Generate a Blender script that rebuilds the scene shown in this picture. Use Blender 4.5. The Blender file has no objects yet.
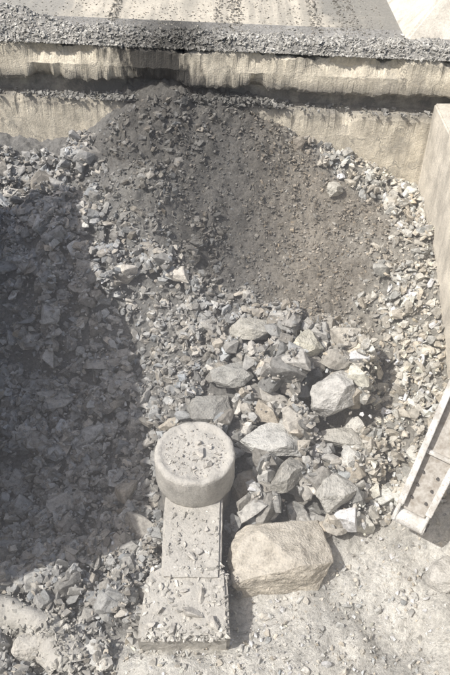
import bpy, bmesh, math, random
import numpy as np
from mathutils import Vector, Matrix
from mathutils import noise as mn
random.seed(7); rng=np.random.default_rng(7)
scene=bpy.context.scene
# ------------------------------------------------------------ noise helpers
_lat=rng.random((64,64,8))
def vnoise(x,y,k=0):
    x=np.asarray(x,float); y=np.asarray(y,float)
    xi=np.floor(x).astype(int); yi=np.floor(y).astype(int)
    fx=x-xi; fy=y-yi; fx=fx*fx*(3-2*fx); fy=fy*fy*(3-2*fy)
    L=_lat[:,:,k]
    a=L[xi%64,yi%64]; b=L[(xi+1)%64,yi%64]; c=L[xi%64,(yi+1)%64]; d=L[(xi+1)%64,(yi+1)%64]
    return (a*(1-fx)+b*fx)*(1-fy)+(c*(1-fx)+d*fx)*fy
def fbm(x,y,s=1.0,o=4,k=0):
    t=0;a=1;n=0
    for i in range(o):
        t=t+a*vnoise(np.asarray(x)*s+17*i+5,np.asarray(y)*s+31*i+9,(k+i)%8); n+=a; a*=.5; s*=2.03
    return t/n-.5
def sst(a,b,x):
    t=np.clip((np.asarray(x,float)-a)/(b-a),0,1); return t*t*(3-2*t)
def yw(x): return 8.45-0.117*np.asarray(x)
def inpoly(x,y,poly):
    x=np.asarray(x); y=np.asarray(y); c=np.zeros(np.broadcast(x,y).shape,bool)
    n=len(poly)
    for i in range(n):
        x1,y1=poly[i]; x2,y2=poly[(i+1)%n]
        cond=((y1>y)!=(y2>y))
        xx=(x2-x1)*(y-y1)/((y2-y1) if y2!=y1 else 1e-9)+x1
        c^=cond&(x<xx)
    return c
# ------------------------------------------------------------ pit surface
def H(x,y):
    x=np.asarray(x,float); y=np.asarray(y,float)
    h=np.interp(y,[-7,-4,-3,-1,1,3,5,7,8.6,9.5],[-1.4,-1.35,-1.5,-1.55,-1.25,-.6,.5,1.6,2.45,2.8])
    h=h+1.0*np.exp(-(np.abs(x+.55)/2.45)**4)*sst(5.4,8.4,y)
    h=h-.75*sst(1.8,5,x)*sst(5,8,y)
    h=h-.55*sst(-3.0,-5,x)*sst(5.5,8,y)
    h=h-.8*sst(-.7,-2.6,x)*sst(-2.4,-.5,y)*(1-sst(3,5.5,y))
    h=h+.30*np.exp(-((x-1.1)/1.6)**2-((y-2.3)/1.8)**2)
    h=h+.60*np.exp(-((x+1.9)/1.1)**2-((y-6.2)/.8)**2)
    h=h+.35*sst(3.0,5,x)*(1-sst(4,7,y))*sst(-3,0,y)
    h=h+.42*np.exp(-((x+.6)/1.5)**2-((y+3.8)/.5)**2)
    h=h+.55*fbm(x,y,.6,3)+.16*fbm(x,y,2.5,3,2)
    return h
def fan(x,y):   # dark fines
    u=x-.3; v=(y-6.3)+.26*(x-.3)
    d=np.sqrt((u/3.75)**2+(v/2.15)**2)+1.1*fbm(x,y,.9,5,3)
    m=1-sst(.70,1.2,d)
    ch=np.exp(-(np.abs(x+.55)/(2.3))**4)*sst(6.5,7.5,y)
    return np.clip(np.maximum(m,sst(.25,.6,ch+.6*fbm(x,y,1.5,4,2)*(ch>.02))),0,1)
PILE=[(-2.9,4.2),(-1,4.7),(1,4.2),(2.9,3.4),(3.0,1.0),(2.7,-1.0),(.2,-1.0),(.1,.6),(-.9,1.0),(-1.6,2.3)]
def dusty(x,y):
    a=sst(-.2,.5,x+.6*fbm(x,y,.8,3,1))*(1-sst(-1.9,-.8,y-.45*(x-2)+1.8*fbm(x,y,.7,3,5)))
    b=sst(-2.6,-1.6,x+.8*fbm(x,y,.8,3,1))*(1-sst(-3.3,-2.9,y+.8*fbm(x,y,1,3,5)))
    return np.clip(np.maximum(a,b),0,1)
# ------------------------------------------------------------ mesh helpers
def link(o): scene.collection.objects.link(o); return o
def raw_mesh(name,V,F,cols=None,mat=None,smooth=False):
    me=bpy.data.meshes.new(name)
    V=np.asarray(V,np.float32); F=np.asarray(F,np.int32); k=F.shape[1]
    me.vertices.add(len(V)); me.vertices.foreach_set('co',V.ravel())
    me.loops.add(F.size); me.loops.foreach_set('vertex_index',F.ravel())
    me.polygons.add(len(F)); me.polygons.foreach_set('loop_start',np.arange(0,F.size,k,dtype=np.int32))
    try: me.polygons.foreach_set('loop_total',np.full(len(F),k,np.int32))
    except Exception: pass
    me.update(calc_edges=True); me.validate()
    me.polygons.foreach_set('use_smooth',np.full(len(me.polygons),smooth))
    if cols is not None:
        a=me.color_attributes.new('Col','FLOAT_COLOR','POINT')
        c=np.ones((len(V),4),np.float32); c[:,:3]=cols; a.data.foreach_set('color',c.ravel())
    if mat: me.materials.append(mat)
    return link(bpy.data.objects.new(name,me))
def bm_obj(name,bm,mat,smooth=False):
    me=bpy.data.meshes.new(name); bm.to_mesh(me); bm.free()
    if smooth:
        for p in me.polygons: p.use_smooth=True
    me.materials.append(mat); return link(bpy.data.objects.new(name,me))
# ------------------------------------------------------------ materials
def nt(name):
    m=bpy.data.materials.new(name); m.use_nodes=True; t=m.node_tree; b=t.nodes['Principled BSDF']
    b.inputs['Roughness'].default_value=.93; b.inputs['Specular IOR Level'].default_value=.2
    return m,t,b
def N(t,ty,**kw):
    n=t.nodes.new(ty)
    for k,v in kw.items(): setattr(n,k,v)
    return n
def noise(t,vec,scale,detail=5,rough=.6):
    n=N(t,'ShaderNodeTexNoise'); n.inputs['Scale'].default_value=scale; n.inputs['Detail'].default_value=detail; n.inputs['Roughness'].default_value=rough
    t.links.new(vec,n.inputs['Vector']); return n.outputs['Fac']
def mr(t,src,a,b,c,d,cl=True):
    n=N(t,'ShaderNodeMapRange'); n.clamp=cl
    for i,v in enumerate((a,b,c,d)): n.inputs[i+1].default_value=v
    t.links.new(src,n.inputs[0]); return n.outputs[0]
def mth(t,op,a,b=None):
    n=N(t,'ShaderNodeMath',operation=op)
    for i,v in enumerate((a,b)):
        if v is None: continue
        if isinstance(v,(int,float)): n.inputs[i].default_value=v
        else: t.links.new(v,n.inputs[i])
    return n.outputs[0]
def mix(t,f,a,b,bt='MIX'):
    n=N(t,'ShaderNodeMix',data_type='RGBA',blend_type=bt)
    for s,v in ((n.inputs[0],f),(n.inputs[6],a),(n.inputs[7],b)):
        if isinstance(v,(int,float)): s.default_value=v
        elif isinstance(v,tuple): s.default_value=(*v,1)
        else: t.links.new(v,s)
    return n.outputs[2]
def bump(t,b,h,st,dist):
    n=N(t,'ShaderNodeBump'); n.inputs['Strength'].default_value=st; n.inputs['Distance'].default_value=dist
    t.links.new(h,n.inputs['Height']); t.links.new(n.outputs[0],b.inputs['Normal'])
def vcol_mat(name,dust=.35,dustcol=(.48,.465,.425),sc=9,bd=.02,bs=.6,det=3):
    m,t,b=nt(name); g=N(t,'ShaderNodeNewGeometry'); a=N(t,'ShaderNodeVertexColor'); a.layer_name='Col'
    n1=noise(t,g.outputs['Position'],sc,det,.7); n2=noise(t,g.outputs['Position'],sc*6,1,.6)
    f=mr(t,n1,.3,.7,.62,1.35); f2=mr(t,n2,.3,.7,.8,1.2)
    c=mix(t,1.0,a.outputs['Color'],mth(t,'MULTIPLY',f,f2),'MULTIPLY')
    s=N(t,'ShaderNodeSeparateXYZ'); t.links.new(g.outputs['True Normal'],s.inputs[0])
    up=mr(t,s.outputs['Z'],.45,.98,0,1); up=mth(t,'MULTIPLY',up,mr(t,n1,.35,.6,.1,1))
    up=mth(t,'MULTIPLY',up,dust)
    dc=mix(t,.6,dustcol,a.outputs['Color'])
    c=mix(t,up,c,dc)
    t.links.new(c,b.inputs['Base Color'])
    bump(t,b,mth(t,'ADD',n1,mth(t,'MULTIPLY',n2,.4)),bs,bd)
    return m
M_rock=vcol_mat('rock_mat',bs=.8,dust=.45); M_ground=vcol_mat('rubble_fines_mat',dust=.2,sc=14,bd=.05,bs=1,det=4)
M_boulder=vcol_mat('boulder_mat',dust=.6,dustcol=(.55,.535,.495),sc=4,bd=.06,bs=1,det=6)
def concrete(name,col,stain=None,stainc=(.05,.048,.045),streak=True,dustup=.5,rough=1.0):
    m,t,b=nt(name); g=N(t,'ShaderNodeNewGeometry'); P=g.outputs['Position']
    mp=N(t,'ShaderNodeMapping'); mp.inputs['Scale'].default_value=(2.2,2.2,.5); t.links.new(P,mp.inputs['Vector'])
    n1=noise(t,P,1.6,6,.7); n2=noise(t,mp.outputs[0],1.3,5,.7); n3=noise(t,P,24,4,.75)
    f=mth(t,'MULTIPLY',mr(t,n1,.3,.7,.66,1.2),mr(t,n3,.3,.7,.76,1.16))
    if streak: f=mth(t,'MULTIPLY',f,mr(t,n2,.32,.5,.74,1.04))
    c=mix(t,1.0,col,f,'MULTIPLY')
    s=N(t,'ShaderNodeSeparateXYZ'); t.links.new(g.outputs['Normal'],s.inputs[0])
    up=mth(t,'MULTIPLY',mr(t,s.outputs['Z'],.5,.95,0,1),dustup)
    c=mix(t,mth(t,'MULTIPLY',up,mr(t,n1,.35,.6,.3,1)),c,(.50,.48,.435))
    if stain:
        sp=N(t,'ShaderNodeSeparateXYZ'); t.links.new(P,sp.inputs[0])
        x=mth(t,'ADD',sp.outputs['X'],mr(t,n2,0,1,-2.4,2.4))
        x=mth(t,'ADD',x,mr(t,sp.outputs['Z'],3.0,4.6,-.5,.4))
        d=mth(t,'ABSOLUTE',mth(t,'SUBTRACT',x,stain[0]))
        f=mr(t,d,stain[1]*.5,stain[1],.95,0)
        f2=mr(t,noise(t,P,1.8,6,.72),.52,.68,0,.55)
        c=mix(t,f2,c,(.30,.28,.24))
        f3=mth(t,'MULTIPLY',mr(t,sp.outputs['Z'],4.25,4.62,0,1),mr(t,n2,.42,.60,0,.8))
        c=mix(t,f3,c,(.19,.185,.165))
        f4=mth(t,'MULTIPLY',mr(t,sp.outputs['Z'],2.9,3.25,0,1),mr(t,sp.outputs['Z'],4.0,3.7,0,1))  # band at the recess: shade under the beam put into the colour
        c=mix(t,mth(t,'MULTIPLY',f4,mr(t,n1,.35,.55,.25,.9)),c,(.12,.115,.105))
        c=mix(t,f,c,stainc)
        v=N(t,'ShaderNodeTexVoronoi'); v.feature='DISTANCE_TO_EDGE'; v.inputs['Scale'].default_value=.75
        wv=N(t,'ShaderNodeVectorMath',operation='ADD'); t.links.new(P,wv.inputs[0])
        nn=N(t,'ShaderNodeTexNoise'); nn.inputs['Scale'].default_value=3; nn.inputs['Detail'].default_value=5; t.links.new(P,nn.inputs['Vector'])
        sc=N(t,'ShaderNodeVectorMath',operation='SCALE'); sc.inputs['Scale'].default_value=.7; t.links.new(nn.outputs['Color'],sc.inputs[0]); t.links.new(sc.outputs[0],wv.inputs[1])
        t.links.new(wv.outputs[0],v.inputs['Vector'])
        c=mix(t,mth(t,'MULTIPLY',mr(t,v.outputs['Distance'],.004,.016,.6,0),mr(t,n1,.42,.55,0,1)),c,(.12,.115,.105))
    t.links.new(c,b.inputs['Base Color']); bump(t,b,mth(t,'ADD',n3,mth(t,'MULTIPLY',n1,2)),.6*rough,.03)
    return m
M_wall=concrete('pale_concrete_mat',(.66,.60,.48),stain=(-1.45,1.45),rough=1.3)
M_wall2=concrete('side_wall_mat',(.62,.575,.49))
M_conc=concrete('dusty_concrete_mat',(.52,.50,.455),streak=False,dustup=.6,rough=1.3)
# ------------------------------------------------------------ rubble bed (height sheet)
x0,x1,y0,y1=-6.5,5.3,-6.8,9.6; st=.05
xs=np.arange(x0,x1+1e-6,st); ys=np.arange(y0,y1+1e-6,st)
X,Y=np.meshgrid(xs,ys,indexing='ij'); Z=H(X,Y)
rough=fbm(X,Y,9,3,4)
F_=fan(X,Y); D_=dusty(X,Y)
Z=Z+rough*.18*(1-D_*.5)+F_*.60*np.maximum(0,fbm(X,Y,3.2,4,6))*(.35+sst(1.4,-.8,X))
def zone_color(x,y):
    f=fan(x,y)[...,None]; d=dusty(x,y)[...,None]
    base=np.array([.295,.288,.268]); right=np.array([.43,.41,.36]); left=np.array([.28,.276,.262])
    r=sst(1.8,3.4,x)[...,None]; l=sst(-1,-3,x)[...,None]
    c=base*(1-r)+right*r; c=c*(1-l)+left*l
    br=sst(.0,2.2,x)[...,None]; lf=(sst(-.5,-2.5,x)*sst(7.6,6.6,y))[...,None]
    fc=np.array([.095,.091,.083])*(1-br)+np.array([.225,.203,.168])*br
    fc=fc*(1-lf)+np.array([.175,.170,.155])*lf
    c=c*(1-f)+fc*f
    g=(.75+fbm(x,y,1.1,5,7)*2.4); g=np.clip(g,0,1)[...,None]
    dc=np.array([.64,.62,.565])*g+np.array([.42,.41,.38])*(1-g); c=c*(1-d)+dc*d
    return c
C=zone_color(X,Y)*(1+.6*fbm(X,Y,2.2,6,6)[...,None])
C=C*(1-.4*(1-np.maximum(F_,D_))[...,None])  # bed darkened between rocks, shade of the gaps painted into the colour
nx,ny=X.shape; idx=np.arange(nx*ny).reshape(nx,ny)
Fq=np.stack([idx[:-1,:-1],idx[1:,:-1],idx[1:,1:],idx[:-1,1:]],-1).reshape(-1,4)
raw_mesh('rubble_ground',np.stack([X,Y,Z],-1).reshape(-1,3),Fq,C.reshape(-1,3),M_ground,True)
# ------------------------------------------------------------ rock templates
def arr(bm):
    bm.verts.index_update(); bm.verts.ensure_lookup_table()
    V=np.array([v.co[:] for v in bm.verts]); F=np.array([[v.index for v in f.verts] for f in bm.faces]); bm.free(); return V,F
def cut_rock(ncut,bev=0,sub=0,nz=0,flat=(1,.8,.6),seed=0,lo=.62,hi=.95,tri=.12,skew=.35,nh=11,pw=4):
    """stone: irregular hull split by random fracture planes"""
    r=random.Random(seed); bm=bmesh.new()
    for i in range(nh):
        v=Vector((r.gauss(0,1),r.gauss(0,1),r.gauss(0,1))).normalized()
        if nh>=16:   # spread evenly over the sphere for big blocks
            zz=1-2*(i+.5)/nh; an=i*2.39996+r.uniform(-.4,.4); rr=math.sqrt(1-zz*zz); v=Vector((rr*math.cos(an),rr*math.sin(an),zz))
        q=(abs(v.x)**pw+abs(v.y)**pw+abs(v.z)**pw)**(1/pw)
        bm.verts.new(v/q*r.uniform(.85,1.15))
    res=bmesh.ops.convex_hull(bm,input=bm.verts)
    bmesh.ops.delete(bm,geom=list({g for g in res['geom_interior']+res['geom_unused'] if isinstance(g,bmesh.types.BMVert)}),context='VERTS')
    for i in range(ncut):
        n=Vector((r.gauss(0,1),r.gauss(0,1),r.gauss(0,.9))).normalized()
        ext=max(v.co.dot(n) for v in bm.verts)
        bmesh.ops.bisect_plane(bm,geom=bm.verts[:]+bm.edges[:]+bm.faces[:],plane_co=n*ext*r.uniform(lo,hi),plane_no=n,clear_outer=True,dist=1e-4)
        es=[e for e in bm.edges if e.is_boundary]
        if es: bmesh.ops.holes_fill(bm,edges=es,sides=0)
    bmesh.ops.remove_doubles(bm,verts=bm.verts,dist=.05)
    bmesh.ops.dissolve_limit(bm,angle_limit=math.radians(12),verts=bm.verts,edges=bm.edges)
    bmesh.ops.recalc_face_normals(bm,faces=bm.faces)
    m=sum(v.co.length for v in bm.verts)/len(bm.verts)
    sk=r.uniform(-skew,skew); sk2=r.uniform(-skew,skew)
    for v in bm.verts:
        c=v.co; v.co=Vector(((c.x+sk*c.y)*flat[0],(c.y)*flat[1],(c.z+sk2*c.x)*flat[2]))*(.95/m)
    if bev: bmesh.ops.bevel(bm,geom=list(bm.edges),offset=bev,segments=1,affect='EDGES',profile=.5)
    bmesh.ops.triangulate(bm,faces=bm.faces)
    for _ in range(sub):
        L=[e for e in bm.edges if e.calc_length()>tri]
        if not L: break
        bmesh.ops.subdivide_edges(bm,edges=L,cuts=1); bmesh.ops.triangulate(bm,faces=bm.faces)
    if nz:
        o=Vector((seed*3.1,seed*1.7,0)); bm.normal_update()
        for v in bm.verts:
            n=mn.fractal(v.co*2.0+o,1.0,2.0,4)+.8*(abs(mn.noise(v.co*4+o))-.2)
            v.co+=v.normal*n*nz
    return arr(bm)
def fl(i,lo=.32,hi=.72): r=random.Random(i+99); return (1,r.uniform(.5,.95),r.uniform(lo,hi))
T_s=[cut_rock(1,0,0,0,fl(i,.4,.8),i,.5,.8,nh=8) for i in range(24)]
T_m=[cut_rock(3,0,0,0,fl(i,.4,.8),100+i,.55,.85,nh=10) for i in range(60)]
T_l=[cut_rock(4,.025,3,.05,fl(i,.45,.85),200+i,.5,.85,.45,nh=12) for i in range(48)]
def rotmat(tilt):
    a=rng.uniform(0,2*math.pi); R=Matrix.Rotation(a,3,'Z')
    ax=Vector((rng.normal(),rng.normal(),.2)).normalized()
    return np.array(Matrix.Rotation(rng.normal()*tilt,3,ax)@R)
class Bag:
    def __init__(s): s.V=[];s.F=[];s.C=[];s.n=0
    def add(s,T,pos,size,col,tilt=.5):
        V,F=T; R=rotmat(tilt); W=(V*size)@R.T+pos
        s.V.append(W); s.F.append(F+s.n); s.C.append(np.broadcast_to(col,(len(V),3))); s.n+=len(V)
    def make(s,name,mat): return raw_mesh(name,np.concatenate(s.V),np.concatenate(s.F),np.concatenate(s.C),mat)
HG=Z.copy()
def settle(x,y,r,push=.35,k=.45):
    i=int((x-x0)/st); j=int((y-y0)/st); n=max(1,int(r*.8/st))
    a,b,c,d=max(i-n,0),min(i+n+1,nx),max(j-n,0),min(j+n+1,ny)
    if a>=b or c>=d: return None
    sub=HG[a:b,c:d]
    z=float(sub.mean())*.75+float(sub.max())*.25+r*push
    dd=((X[a:b,c:d]-x)**2+(Y[a:b,c:d]-y)**2)/(r*r)
    top=z+r*k*np.sqrt(np.clip(1-dd,0,1))
    HG[a:b,c:d]=np.where(dd<.8,np.maximum(sub,top),sub)
    return z
# boulders: x,y,sx,sy,sz,rz,tx,ty,col,seed,cuts,lift
BL=[(.92,.80,1.4,1.0,.55,.1,-.20,.06,(.48,.475,.445),3,3,.15),
(2.28,1.65,1.1,.9,.8,.5,-.15,-.3,(.44,.43,.40),5,4,.12),
(1.05,-1.38,2.05,1.6,1.0,.12,-.14,.08,(.47,.43,.36),64,4,.12),
(1.75,2.6,.72,.62,.55,.4,.3,.2,(.47,.45,.37),11,3,.15),
(.62,3.35,1.05,.6,.45,.1,-.2,.1,(.36,.345,.30),14,3,.15),
(.15,2.25,1.0,.65,.5,.3,-.3,.2,(.31,.305,.28),17,3,.1),
(2.15,-.45,.85,.65,.5,.6,0,.2,(.40,.39,.355),20,3,.15),
(.42,.12,.65,.6,.85,.3,.1,.1,(.36,.31,.24),23,3,-.1),
(1.25,-.02,.9,.6,.7,.7,.2,.3,(.30,.29,.26),24,3,-.15),
(2.5,.9,.95,.6,.28,.1,-.1,.15,(.40,.385,.34),26,3,.2),
(-.35,1.75,1.0,.65,.45,.2,.3,.1,(.25,.245,.225),29,3,.0),
(-3.42,-3.2,.8,.65,.6,.3,0,.1,(.44,.42,.38),38,3,.2),
(4.25,-1.8,.8,.7,.55,.3,0,.1,(.46,.445,.41),47,3,.15),
(2.75,7.0,.45,.38,.4,.3,0,.1,(.46,.44,.38),48,3,.15)]
def inB(x,y,f):
    for b in BL:
        c,s=math.cos(b[5]),math.sin(b[5]); dx,dy=x-b[0],y-b[1]
        u=(c*dx+s*dy)/(b[2]*.5*f); v=(-s*dx+c*dy)/(b[3]*.5*f)
        if u*u+v*v<1: return True
    return False
def boulder(b):
    x,y,sx,sy,sz,rz,tx,ty,col,seed,nc,lift=b
    m=(np.abs(X-x)<sx*.6)&(np.abs(Y-y)<sy*.6)
    z=float(np.median(HG[m]))+lift*sz+.05
    V,F=cut_rock(nc,.012,5,.045,(1,1,1),seed+500,.68,.88,.09,.12,nh=16,pw=5)
    V=V-(V.max(0)+V.min(0))/2; V=V/(V.max(0)-V.min(0))
    R=np.array((Matrix.Rotation(rz,3,'Z')@Matrix.Rotation(tx,3,'X')@Matrix.Rotation(ty,3,'Y')))
    W=(V*np.array([sx,sy,sz]))@R.T
    raw_mesh('boulder',W+np.array((x,y,z)),F,np.broadcast_to(col,(len(V),3)),M_boulder)
# ------------------------------------------------------------ scatter
RC=(-4.25,-4.15,1.5)
def onrim(x,y): 
    q=math.hypot((x-RC[0])/1.1,y-RC[1]); return abs(q-RC[2])<.24 and y>RC[1]+.3 and x<-2.5
def excluded(x,y,r):
    if abs(x+.62)<.58+r*.4 and -2.6<y<0: return True
    if abs(x+.70)<.78+r*.4 and -3.15<y<-2.1: return True
    if (x+.6)**2+y*y<(.83+r*.4)**2: return True
    if y>yw(x)+.1 -r*.4: return True
    if x>5.1-r*.3: return True
    if onrim(x,y): return True
    return False
def rcol(x,y,v=.28):
    c=zone_color(np.array(x),np.array(y)); k=float(np.exp(rng.normal()*v))
    if float(dusty(x,y))>.5: c=c*.85
    t=rng.normal()*.035+.01; return np.clip(c*k*np.array([1+t,1,1-t*1.3]),.02,.58)
big=Bag(); med=Bag(); sml=Bag()
def scatter(n,rfun,bag,Ts,push,tilt,colv=.28,k=.45,box=(-6.3,5.15,-5.2,8.5),ex=1.1):
    px=rng.uniform(box[0],box[1],n); py=rng.uniform(box[2],box[3],n)
    fa=fan(px,py); du=dusty(px,py); pi=inpoly(px,py,PILE)
    for i in range(n):
        x,y=px[i],py[i]; r=rfun(x,y,fa[i],du[i],pi[i])
        if not r or excluded(x,y,r): continue
        if inB(x,y,ex): continue
        z=settle(x,y,r,push,k)
        if z is None: continue
        c=rcol(x,y,colv)
        bag.add(Ts[rng.integers(len(Ts))],(x,y,z),r*1.2,c,tilt)
def rp(x,y,f,d,p):
    if not p: return 0
    s=float(sst(-1.8,1.6,x)*sst(4.6,3.0,y)); return (.09+.11*s)+rng.random()**2*.18*(0.3+s)
scatter(900,rp,big,T_l,.2,.75,.28,.5,(-3,3.1,-1.1,4.8),.9)
def rb(x,y,f,d,p):
    u=rng.random()
    if p: return 0
    if d>.5: return rng.uniform(.1,.2) if u<.02 else 0
    if f>.4: return rng.uniform(.12,.2) if u<(.06 if x<0 else .015) else 0
    if x<-1: return .15+.24*rng.random()**2 if u<.5 else 0
    return .12+.16*rng.random()**2 if u<.5 else 0
scatter(2300,rb,big,T_l,.15,.6,.27,.45)
def rm(x,y,f,d,p):
    u=rng.random()
    if p: return rng.uniform(.05,.12) if u<(.45 if x>-.5 else .8) else 0
    if d>.5: return rng.uniform(.04,.10) if u<.07 else 0
    if f>.5:
        if x<-.1: return rng.uniform(.05,.13) if u<.7 and fbm(x,y,1.2,2,1)>-.08 else 0
        return rng.uniform(.04,.08) if u<.16 else 0
    return .06+.11*rng.random()**1.6 if u<.8 else 0
scatter(8500,rm,med,T_m,.15,.8,.28,.4)
for b in BL: boulder(b)
def rs(x,y,f,d,p):
    u=rng.random()
    if d>.5: return .016+.045*rng.random()**3 if u<.5 else 0
    if f>.5: return .018+.035*rng.random() if u<.95 else 0
    if p and x>-.5: return .025+.04*rng.random()**1.5 if u<.35 else 0
    return .025+.04*rng.random()**1.5 if u<.65 else 0
scatter(27000,rs,sml,T_s,.1,1.2,.25,.4,ex=.95)
def litter(n,fx,zf,rlo,rhi,bag,Ts,col,pw=2.5):
    for i in range(n):
        x,y=fx(); r=rlo+(rhi-rlo)*rng.random()**pw
        c=np.array(col)*float(np.exp(rng.normal()*.25))
        bag.add(Ts[rng.integers(len(Ts))],(x,y,zf(x,y)+r*.25),r,c,.6)
lit=Bag()
def incap():
    while True:
        x,y=rng.uniform(-.62,.62,2)
        if x*x+y*y<.38: return x-.6,y
litter(480,incap,lambda x,y:.0,.006,.035,lit,T_s,(.40,.38,.34),2.6)
for (x,y,r) in ((-.42,-.05,.16),(-.36,-.28,.13),(-.52,-.18,.11),(-.30,.12,.08),(-.75,.2,.06),(-.48,.20,.11),(-.6,-.38,.06),(-.85,-.1,.05)):
    lit.add(T_m[rng.integers(48)],(x,y,.03),r,np.array((.48,.46,.42)),.4)
litter(280,lambda:(rng.uniform(-1.1,-.12),rng.uniform(-2.1,-.8)),lambda x,y:-.745,.010,.06,lit,T_s,(.43,.415,.375),2.8)
litter(700,lambda:(rng.uniform(-1.45,.05),-3.4+1.5*rng.random()**1.8),lambda x,y:-.77 if y>-2.25 and abs(x+.62)<.5 else -.80,.010,.08,lit,T_s,(.44,.425,.385),2.6)
for (x,y,r) in ((-.5,-1.75,.10),(-.42,-2.6,.14),(-.9,-1.5,.06),(-.55,-2.95,.18),(-1.1,-2.9,.1),(-.35,-1.3,.06),(-.62,-1.85,.09),(-.75,-2.5,.08),(-.2,-3.1,.15),(-.9,-3.2,.14),(-1.3,-3.15,.12)):
    lit.add(T_m[rng.integers(48)],(x,y,-.74+(-.04 if y<-2.2 else 0)+.03),r,np.array((.47,.45,.41)),.5)
lit.make('loose_gravel',M_rock)
# wall ledge and berm gravel
bg=Bag()
def ledge():
    x=rng.uniform(-6.5,5.2) if rng.random()<.55 else rng.normal()*1.3-.6; return x,float(yw(x))+rng.uniform(-.10,.3)
for i in range(2600):
    x,y=ledge(); mid=math.exp(-((x+.6)/1.9)**4)
    if mid<.3 and fbm(x,0,1.1,3,4)<-.02 and rng.random()<.8: continue
    r=.02+.08*rng.random()**2; c=np.array((.20,.195,.18))*(1-.5*mid)*float(np.exp(rng.normal()*.25))
    bg.add(T_s[rng.integers(24)],(x,y,3.24+mid*.18*rng.random()+r*.25),r,c,.8)
bxs=np.arange(-9,6.6,.06); bt=np.arange(0,1.9,.06)
BX,BT=np.meshgrid(bxs,bt,indexing='ij'); BY=yw(BX)+.02+BT
def bermz(x,t):
    e=fbm(x,t*0,1.2,4,2)
    wd=1.15+1.2*e+.35*np.exp(-((x+4.6)/1.0)**2)
    st_=.05+.35*np.clip(fbm(x,t*0,2.1,3,6)+.3,0,1)
    prof=sst(0,1,np.clip(t/st_,0,1))*(1-sst(wd*.35,wd,t))
    return 4.60+prof*(.20+.30*fbm(x,t,1.7,3,5)+.9*np.exp(-((x+5.6)/1.3)**2)*sst(.3,1.2,t))+fbm(x,t,8,3,1)*.06*prof-.012*(prof<.02)
BZ=bermz(BX,BT)
m_,k_=BX.shape; id2=np.arange(m_*k_).reshape(m_,k_)
Fb=np.stack([id2[:-1,:-1],id2[1:,:-1],id2[1:,1:],id2[:-1,1:]],-1).reshape(-1,4)
def bcol(x): return (1-.72*np.exp(-((x+1.3)/1.2)**2))
bc=np.array([.33,.32,.295])*(1+.7*fbm(BX,BT,3,5,3)[...,None])*bcol(BX)[...,None]
raw_mesh('gravel_berm',np.stack([BX,BY,BZ],-1).reshape(-1,3),Fb,bc.reshape(-1,3),M_ground,True)
for i in range(11000):
    x=rng.uniform(-7,5.4); t=abs(rng.normal()*.6)
    if i>9000: t=rng.uniform(-.03,.12)
    if t>1.8: continue
    z=float(bermz(np.array(x),np.array(max(t,0))))
    if i<=9000 and z<4.62 and rng.random()<.85: continue
    r=.015+.06*rng.random()**2.8
    c=np.array([.35,.34,.31])*float(np.exp(rng.normal()*.22))*float(bcol(x))
    bg.add(T_s[rng.integers(24)],(x,float(yw(x))+.02+t,max(z,4.60)+r*.2),r,c,.8)
bg.make('berm_gravel',M_rock)
big.make('rock_rubble',M_rock); med.make('broken_rock',M_rock); sml.make('gravel',M_rock)
# ------------------------------------------------------------ concrete dump wall
def box(bm,a,b):
    vs=[bm.verts.new((x,y,z)) for x in (a[0],b[0]) for y in (a[1],b[1]) for z in (a[2],b[2])]
    for f in ((0,1,3,2),(4,6,7,5),(0,4,5,1),(2,3,7,6),(0,2,6,4),(1,5,7,3)): bm.faces.new([vs[i] for i in f])
    return vs
def boxes(name,lst,mat,bev=.03):
    bm=bmesh.new()
    for a,b in lst: box(bm,a,b)
    bmesh.ops.recalc_face_normals(bm,faces=bm.faces)
    if bev: bmesh.ops.bevel(bm,geom=list(bm.edges),offset=bev,segments=2,affect='EDGES')
    return bm_obj(name,bm,mat)
prof=[(0.75,.8),(0.0,.8),(0,2.0),(0,2.6),(-.02,3.06),(0.03,3.18),(.42,3.22),(.42,3.62),(.05,3.66),(0.0,3.74),(0,4.1),(0.0,4.50),(.05,4.60),(.75,4.595)]
sx=np.arange(-9,7.01,.04); K=len(prof)
Vp=np.zeros((len(sx),K,3))
for k,(py_,pz) in enumerate(prof):
    e=.05 if k in (4,5,8,9,11,12) else (.02 if k in (2,3,10) else 0)
    jx=fbm(sx,np.full_like(sx,k//2*3.1),2.5,4,(k//2)%8); j2=fbm(sx,np.full_like(sx,k*5.3),9,3,k%8)
    chip=np.maximum(0,fbm(sx,np.full_like(sx,(k//2)*7.7),1.3,6,(k//2+3)%8)-.04)*1.5 if e==.05 else 0
    sg=-1 if k in (4,5,11,12) else 1
    Vp[:,k,0]=sx; Vp[:,k,1]=yw(sx)+py_+np.abs(jx)*e+j2*e*1.3+(chip*.4 if e else 0); Vp[:,k,2]=pz+jx*e*2.4+j2*e*2.2+sg*chip*.5
Fp=[]
for i in range(len(sx)-1):
    for k in range(K-1): Fp.append((i*K+k,(i+1)*K+k,(i+1)*K+k+1,i*K+k+1))
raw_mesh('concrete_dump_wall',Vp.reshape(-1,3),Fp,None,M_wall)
boxes('unseen_shade_wall',[((5.08,-7,-3),(5.95,7.8,3.6))],M_wall2,.04)
boxes('unseen_shade_wall',[((-7.3,-3.4,-3),(-6.5,5.9,6.0))],M_wall2,.04)  # unseen wall, height and ends shaped to shade the left of the pit
boxes('concrete_retaining_wall',[((-7.3,-7.4,-3),(5.9,-6.8,3.4))],M_wall2,.04)
bm=bmesh.new(); vs=box(bm,(4.15,8.95,4.3),(16,40,7.2))
for v in vs:
    if v.co.z>5:
        if v.co.x<5: v.co.x+=3.2
        if v.co.y<10: v.co.y+=2.6
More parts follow.
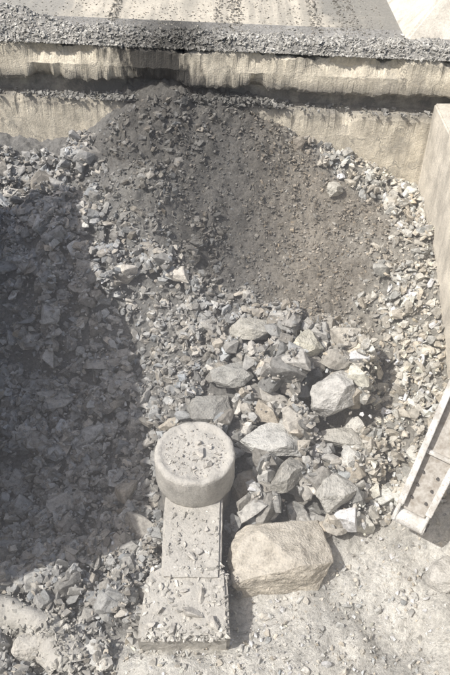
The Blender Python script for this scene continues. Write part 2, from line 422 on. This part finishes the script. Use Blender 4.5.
bmesh.ops.recalc_face_normals(bm,faces=bm.faces); bmesh.ops.bevel(bm,geom=list(bm.edges),offset=.06,segments=2,affect='EDGES')
bm_obj('concrete_bund_wall',bm,M_wall2)
# ------------------------------------------------------------ haul ground sheet with pit opening
m,t,b=nt('haul_ground_mat'); g=N(t,'ShaderNodeNewGeometry'); P=g.outputs['Position']
n1=noise(t,P,.8,7,.6); n2=noise(t,P,18,4,.7)
mp=N(t,'ShaderNodeMapping'); mp.inputs['Scale'].default_value=(3.5,.25,1); t.links.new(P,mp.inputs['Vector'])
n3=noise(t,mp.outputs[0],1.2,4,.5)
c=mix(t,mr(t,n1,.35,.65,0,1),(.54,.495,.41),(.43,.40,.335))
c=mix(t,mr(t,n3,.46,.62,0,.6),c,(.27,.255,.22))
sp=N(t,'ShaderNodeSeparateXYZ'); t.links.new(P,sp.inputs[0])
xx_=mth(t,'ADD',sp.outputs['X'],mr(t,n1,.3,.7,-.4,.4))
c=mix(t,mth(t,'MULTIPLY',mr(t,xx_,2.2,2.8,0,.85),mr(t,n1,.3,.5,.7,1)),c,(.21,.205,.185))
c=mix(t,mr(t,xx_,-4.0,-4.6,0,.8),c,(.25,.245,.225))
c=mix(t,1.0,c,mr(t,n2,.3,.7,.82,1.15),'MULTIPLY'); t.links.new(c,b.inputs['Base Color']); bump(t,b,n2,.6,.03); M_haul=m
bm=bmesh.new(); B=300
P0=[(-B,-B),(B,-B),(B,B),(-B,B)]
XL=-15.0
I0=[(XL,-7.1),(5.7,-7.1),(5.7,float(yw(5.7))+.6),(-8.5,float(yw(-8.5))+.6),(XL,9.45)]
zo=4.585
o=[bm.verts.new((x,y,zo)) for x,y in P0]; i_=[bm.verts.new((x,y,zo)) for x,y in I0]
bm.faces.new((o[0],o[1],i_[1],i_[0])); bm.faces.new((o[1],o[2],i_[2],i_[1])); bm.faces.new((o[2],o[3],i_[4],i_[3],i_[2])); bm.faces.new((o[3],o[0],i_[0],i_[4]))
lo=[bm.verts.new((x,y,-3.0)) for x,y in I0]
for k in (0,1,3,4): bm.faces.new((i_[k],i_[(k+1)%5],lo[(k+1)%5],lo[k]))
fl_=[bm.verts.new(p) for p in ((XL,-7.1,-1.6),(-6.45,-7.1,-1.6),(-6.45,9.4,-.5),(XL,9.4,-.5))]; bm.faces.new(fl_)
bmesh.ops.recalc_face_normals(bm,faces=bm.faces)
bm_obj('haul_road_ground',bm,M_haul)
tr=Bag()
for cx,w in ((-2.95,.10),(-.02,.2),(.32,.10),(2.35,.12),(3.2,.2)):
    for y in np.arange(9.6,26,.10):
        for s in (-1,1):
            for q in range(3):
                if rng.random()<.3: continue
                x=cx+s*w*(.35+.65*q/2)+rng.normal()*.03
                tr.add(T_s[rng.integers(24)],(x,y+q*.03*s+rng.normal()*.03,zo+.005),rng.uniform(.02,.06),np.array([.17,.16,.14])*rng.uniform(.7,1.5),.3)
for k in range(3500):
    x=rng.uniform(-6,4.1); y=9+rng.random()**2*8
    tr.add(T_s[rng.integers(24)],(x,y,zo+.005),rng.uniform(.01,.04),np.array([.28,.265,.23])*rng.uniform(.6,1.2),.8)
tr.make('tyre_tracks',M_rock)
# ------------------------------------------------------------ crusher spider: cap + arm
root=link(bpy.data.objects.new('crusher_spider',None))
bm=bmesh.new()
pr=[(0,.0),(.2,.005),(.4,-.005),(.56,-.015),(.63,-.005),(.665,.025),(.71,.04),(.765,.03),(.79,.005),(.80,-.05),(.80,-.25),(.80,-.5),(.80,-.68),(.78,-.76),(.72,-.80),(.72,-1.9)]
S=140; rings=[]
for (r,z) in pr:
    if r==0: rings.append([bm.verts.new((0,0,z))]); continue
    ring=[]
    for k in range(S):
        a=2*math.pi*k/S; p=Vector((math.cos(a)*r,math.sin(a)*r,z))
        q=1+.018*mn.noise(p*4)+.014*mn.noise(p*13)
        dz=.03*mn.noise(p*3.3)+.024*mn.noise(p*12)
        if .6<r<.8: dz-=max(0,mn.noise(p*5+Vector((3,3,3))))*.07
        ring.append(bm.verts.new((r*q*math.cos(a),r*q*math.sin(a),z+dz)))
    rings.append(ring)
for k in range(S): bm.faces.new((rings[0][0],rings[1][k],rings[1][(k+1)%S]))
for a,b2 in zip(rings[1:],rings[2:]):
    for k in range(S): bm.faces.new((a[k],b2[k],b2[(k+1)%S],a[(k+1)%S]))
bmesh.ops.recalc_face_normals(bm,faces=bm.faces)
cap=bm_obj('hub_cap',bm,M_conc,True); cap.location=(-.6,0,0); cap.parent=root
def slab(name,outline,zt,zb,bev,mat,seed):
    bm=bmesh.new(); top=[bm.verts.new((x,y,zt)) for x,y in outline]; f=bm.faces.new(top)
    r=bmesh.ops.extrude_face_region(bm,geom=[f])
    for v in r['geom']:
        if isinstance(v,bmesh.types.BMVert): v.co.z=zb
    bmesh.ops.recalc_face_normals(bm,faces=bm.faces)
    bmesh.ops.bevel(bm,geom=[e for e in bm.edges],offset=bev,segments=2,affect='EDGES')
    bmesh.ops.triangulate(bm,faces=bm.faces)
    for _ in range(6):
        long=[e for e in bm.edges if e.calc_length()>.07]
        if not long: break
        bmesh.ops.subdivide_edges(bm,edges=long,cuts=1); bmesh.ops.triangulate(bm,faces=bm.faces)
    for v in bm.verts:
        n=mn.noise_vector(v.co*2.5+Vector((seed,0,0)))*.02+mn.noise_vector(v.co*9)*.010+mn.noise_vector(v.co*24)*.005; v.co+=n
    o=bm_obj(name,bm,mat); o.parent=root; return o
slab('arm',[(-1.20,-.45),(-1.17,-2.3),(-.08,-2.3),(-.05,-.45)],-.74,-2.1,.05,M_conc,1)
slab('arm_foot',[(-1.20,-1.98),(-1.44,-2.14),(-1.50,-3.4),(.09,-3.35),(.04,-2.18),(-.05,-2.0)],-.79,-2.2,.06,M_conc,5)
# ------------------------------------------------------------ curved concrete rim, bottom left
bm=bmesh.new(); n=60; prev=None
for i in range(n+1):
    a=math.radians(105-85*i/n); cx,cy,R=RC
    c=Vector((cx+R*1.1*math.cos(a),cy+R*math.sin(a),0)); d=Vector((math.cos(a),math.sin(a),0)); ring=[]
    for (u,z) in ((-.34,-2.2),(-.33,-1.32),(-.26,-1.16),(-.1,-1.05),(.05,-1.03),(.18,-1.07),(.27,-1.18),(.33,-1.35),(.34,-2.2)):
        p=c+d*u; p.z=z; p+=mn.noise_vector(p*1.6)*.12+mn.noise_vector(p*5)*.05+mn.noise_vector(p*14)*.018; ring.append(bm.verts.new(p))
    if prev:
        for k in range(8): bm.faces.new((prev[k],ring[k],ring[k+1],prev[k+1]))
    prev=ring
bmesh.ops.recalc_face_normals(bm,faces=bm.faces)
bm_obj('concrete_rim',bm,M_conc,True)
rg=Bag()
for i in range(1100):
    a=math.radians(rng.uniform(10,110)); R=1.5+rng.normal()*.24; r=.010+.08*rng.random()**3
    rg.add(T_s[rng.integers(24)],(RC[0]+R*1.1*math.cos(a),RC[1]+R*math.sin(a),-1.04-abs(R-1.5)*.5+r*.2),r,np.array([.42,.405,.365])*rng.uniform(.6,1.2),.8)
rg.make('rim_gravel',M_rock)
# ------------------------------------------------------------ rock breaker arm
m,t,b=nt('breaker_steel_mat'); g=N(t,'ShaderNodeNewGeometry'); P=g.outputs['Position']
n1=noise(t,P,3,6,.7); n2=noise(t,P,25,4,.7)
c=mix(t,mr(t,n1,.42,.62,0,1),(.66,.655,.63),(.44,.42,.38)); c=mix(t,mr(t,n2,.54,.68,0,.7),c,(.26,.20,.15))
t.links.new(c,b.inputs['Base Color']); b.inputs['Roughness'].default_value=.7; bump(t,b,n2,.3,.01); M_steel=m
m,t,b=nt('dark_steel_mat'); b.inputs['Base Color'].default_value=(.09,.085,.08,1); b.inputs['Roughness'].default_value=.6; M_dark=m
m,t,b=nt('dusty_steel_mat'); g=N(t,'ShaderNodeNewGeometry'); n2=noise(t,g.outputs['Position'],7,6,.7)
t.links.new(mix(t,mr(t,n2,.38,.62,0,1),(.50,.48,.44),(.30,.27,.23)),b.inputs['Base Color']); b.inputs['Roughness'].default_value=.8; bump(t,b,n2,.5,.02); M_rust=m
broot=link(bpy.data.objects.new('rock_breaker',None))
def frame(a,b_,up):
    a=Vector(a); b_=Vector(b_); z=(b_-a).normalized(); y=Vector(up); x=y.cross(z).normalized(); y=z.cross(x)
    return a,x,y,z,(b_-a).length
def addpart(name,bm,mat,smooth=False):
    bmesh.ops.recalc_face_normals(bm,faces=bm.faces); o=bm_obj(name,bm,mat,smooth); o.parent=broot; return o
def tbox(name,A,Bp,up,w0,h0,w1,h1,mat,bev=.015,off=(0,0)):
    a,x,y,z,L=frame(A,Bp,up); bm=bmesh.new(); vs=[]
    for s,(w,h) in ((0,(w0,h0)),(L,(w1,h1))):
        for sx_,sy_ in ((-1,-1),(1,-1),(1,1),(-1,1)): vs.append(bm.verts.new(a+x*(sx_*w/2+off[0])+y*(sy_*h/2+off[1])+z*s))
    bm.faces.new(vs[:4]); bm.faces.new(vs[4:])
    for k in range(4): bm.faces.new((vs[k],vs[(k+1)%4],vs[4+(k+1)%4],vs[4+k]))
    bmesh.ops.recalc_face_normals(bm,faces=bm.faces); bmesh.ops.bevel(bm,geom=list(bm.edges),offset=bev,segments=2,affect='EDGES')
    return addpart(name,bm,mat)
def cyl(name,A,Bp,r,mat,seg=24,r2=None):
    a,x,y,z,L=frame(A,Bp,(.3,.2,1) if abs((Vector(Bp)-Vector(A)).normalized().z)<.9 else (1,0,0)); bm=bmesh.new(); R=[[],[]]
    for q,(s,rr) in enumerate(((0,r),(L,r2 or r))):
        for k in range(seg):
            an=2*math.pi*k/seg; R[q].append(bm.verts.new(a+x*rr*math.cos(an)+y*rr*math.sin(an)+z*s))
    for k in range(seg): bm.faces.new((R[0][k],R[0][(k+1)%seg],R[1][(k+1)%seg],R[1][k]))
    bm.faces.new(R[0]); bm.faces.new(R[1])
    return addpart(name,bm,mat)
T=Vector((3.47,-1.26,-.58)); E=Vector((5.22,.88,4.75)); upv=(-.55,-1,.5)
ax=(E-T).normalized()
a,xx,yy,zz,L=frame(T,E,upv)
tbox('stick_web',T+ax*.3+yy*.02,E+yy*.0,upv,.46,.08,.70,.12,M_rust)
for s,nm in ((1,'side_plate_outer'),(-1,'side_plate_inner')):
    A=T+ax*.05+xx*s*.27; Bq=E+xx*s*.40
    tbox(nm,A,Bq,upv,.06,.36,.07,.60,M_steel,.012)
    tbox(nm+'_edge',A+ax*.4+yy*.215,Bq+yy*.32,upv,.12,.03,.12,.03,M_steel,.008)
tbox('cross_plate',T+ax*1.55+yy*.09,T+ax*1.63+yy*.09,upv,.48,.10,.48,.10,M_steel,.01)
for k in range(3):
    for s in (-1,1): p=T+ax*(.6+k*.28)+yy*.06+xx*s*.14; cyl('bolt_%d_%d'%(k,s+1),p,p+yy*.04,.028,M_dark,8)
cyl('tip_pin',T+ax*.12-xx*.36,T+ax*.12+xx*.36,.09,M_dark)
cyl('tip_boss',T+ax*.12-xx*.32,T+ax*.12+xx*.32,.16,M_steel,32)
cyl('ram_barrel',T+ax*1.7-yy*.45,T+ax*3.6-yy*.6,.12,M_steel); cyl('ram_rod',T+ax*.5-yy*.28,T+ax*1.7-yy*.45,.06,M_dark)
PB=Vector((7.3,1.6,4.6)); tbox('boom',E,PB+Vector((0,0,.9)),(0,0,1),.5,.6,.6,.8,M_steel); cyl('elbow_pin',E-xx*.5,E+xx*.5,.16,M_dark)
cyl('pedestal',PB+Vector((0,0,-.05)),PB+Vector((0,0,1.0)),.5,M_steel,32,.4)
# ------------------------------------------------------------ airborne dust hanging in the pit
m=bpy.data.materials.new('airborne_dust_mat'); m.use_nodes=True; t=m.node_tree; t.nodes.clear()
vo=t.nodes.new('ShaderNodeVolumeScatter'); vo.inputs['Color'].default_value=(.98,.97,.95,1); vo.inputs['Density'].default_value=.016; vo.inputs['Anisotropy'].default_value=0
ou=t.nodes.new('ShaderNodeOutputMaterial'); t.links.new(vo.outputs[0],ou.inputs['Volume'])
boxes('airborne_dust',[((-6.4,-6.7,-2.9),(5.9,9.3,4.45))],m,0)
# ------------------------------------------------------------ camera and light
cam=bpy.data.cameras.new('Camera'); co=link(bpy.data.objects.new('Camera',cam)); scene.camera=co
co.location=(0,-8.9,11.4); co.rotation_euler=(math.radians(47),0,0)
cam.sensor_fit='VERTICAL'; cam.sensor_height=24; cam.lens=12/math.tan(math.radians(25)); cam.clip_end=1000
tv=Vector((.75,.36,-1.15)).normalized()
l=bpy.data.lights.new('sun','SUN'); l.energy=5; l.angle=math.radians(.5); l.color=(1,.965,.915)
lo_=link(bpy.data.objects.new('sun',l)); lo_.rotation_euler=tv.to_track_quat('-Z','Y').to_euler(); lo_.location=(-20,-8,25)
w=bpy.data.worlds.new('World'); scene.world=w; w.use_nodes=True; t=w.node_tree
s=t.nodes.new('ShaderNodeTexSky'); s.sky_type='NISHITA'; s.sun_disc=False
s.sun_elevation=math.asin(-tv.z); s.sun_rotation=math.atan2(-tv.x,-tv.y); s.dust_density=4
t.links.new(s.outputs[0],t.nodes['Background'].inputs[0]); t.nodes['Background'].inputs[1].default_value=.15
scene.view_settings.view_transform='Standard'; scene.view_settings.look='None'; scene.view_settings.exposure=0
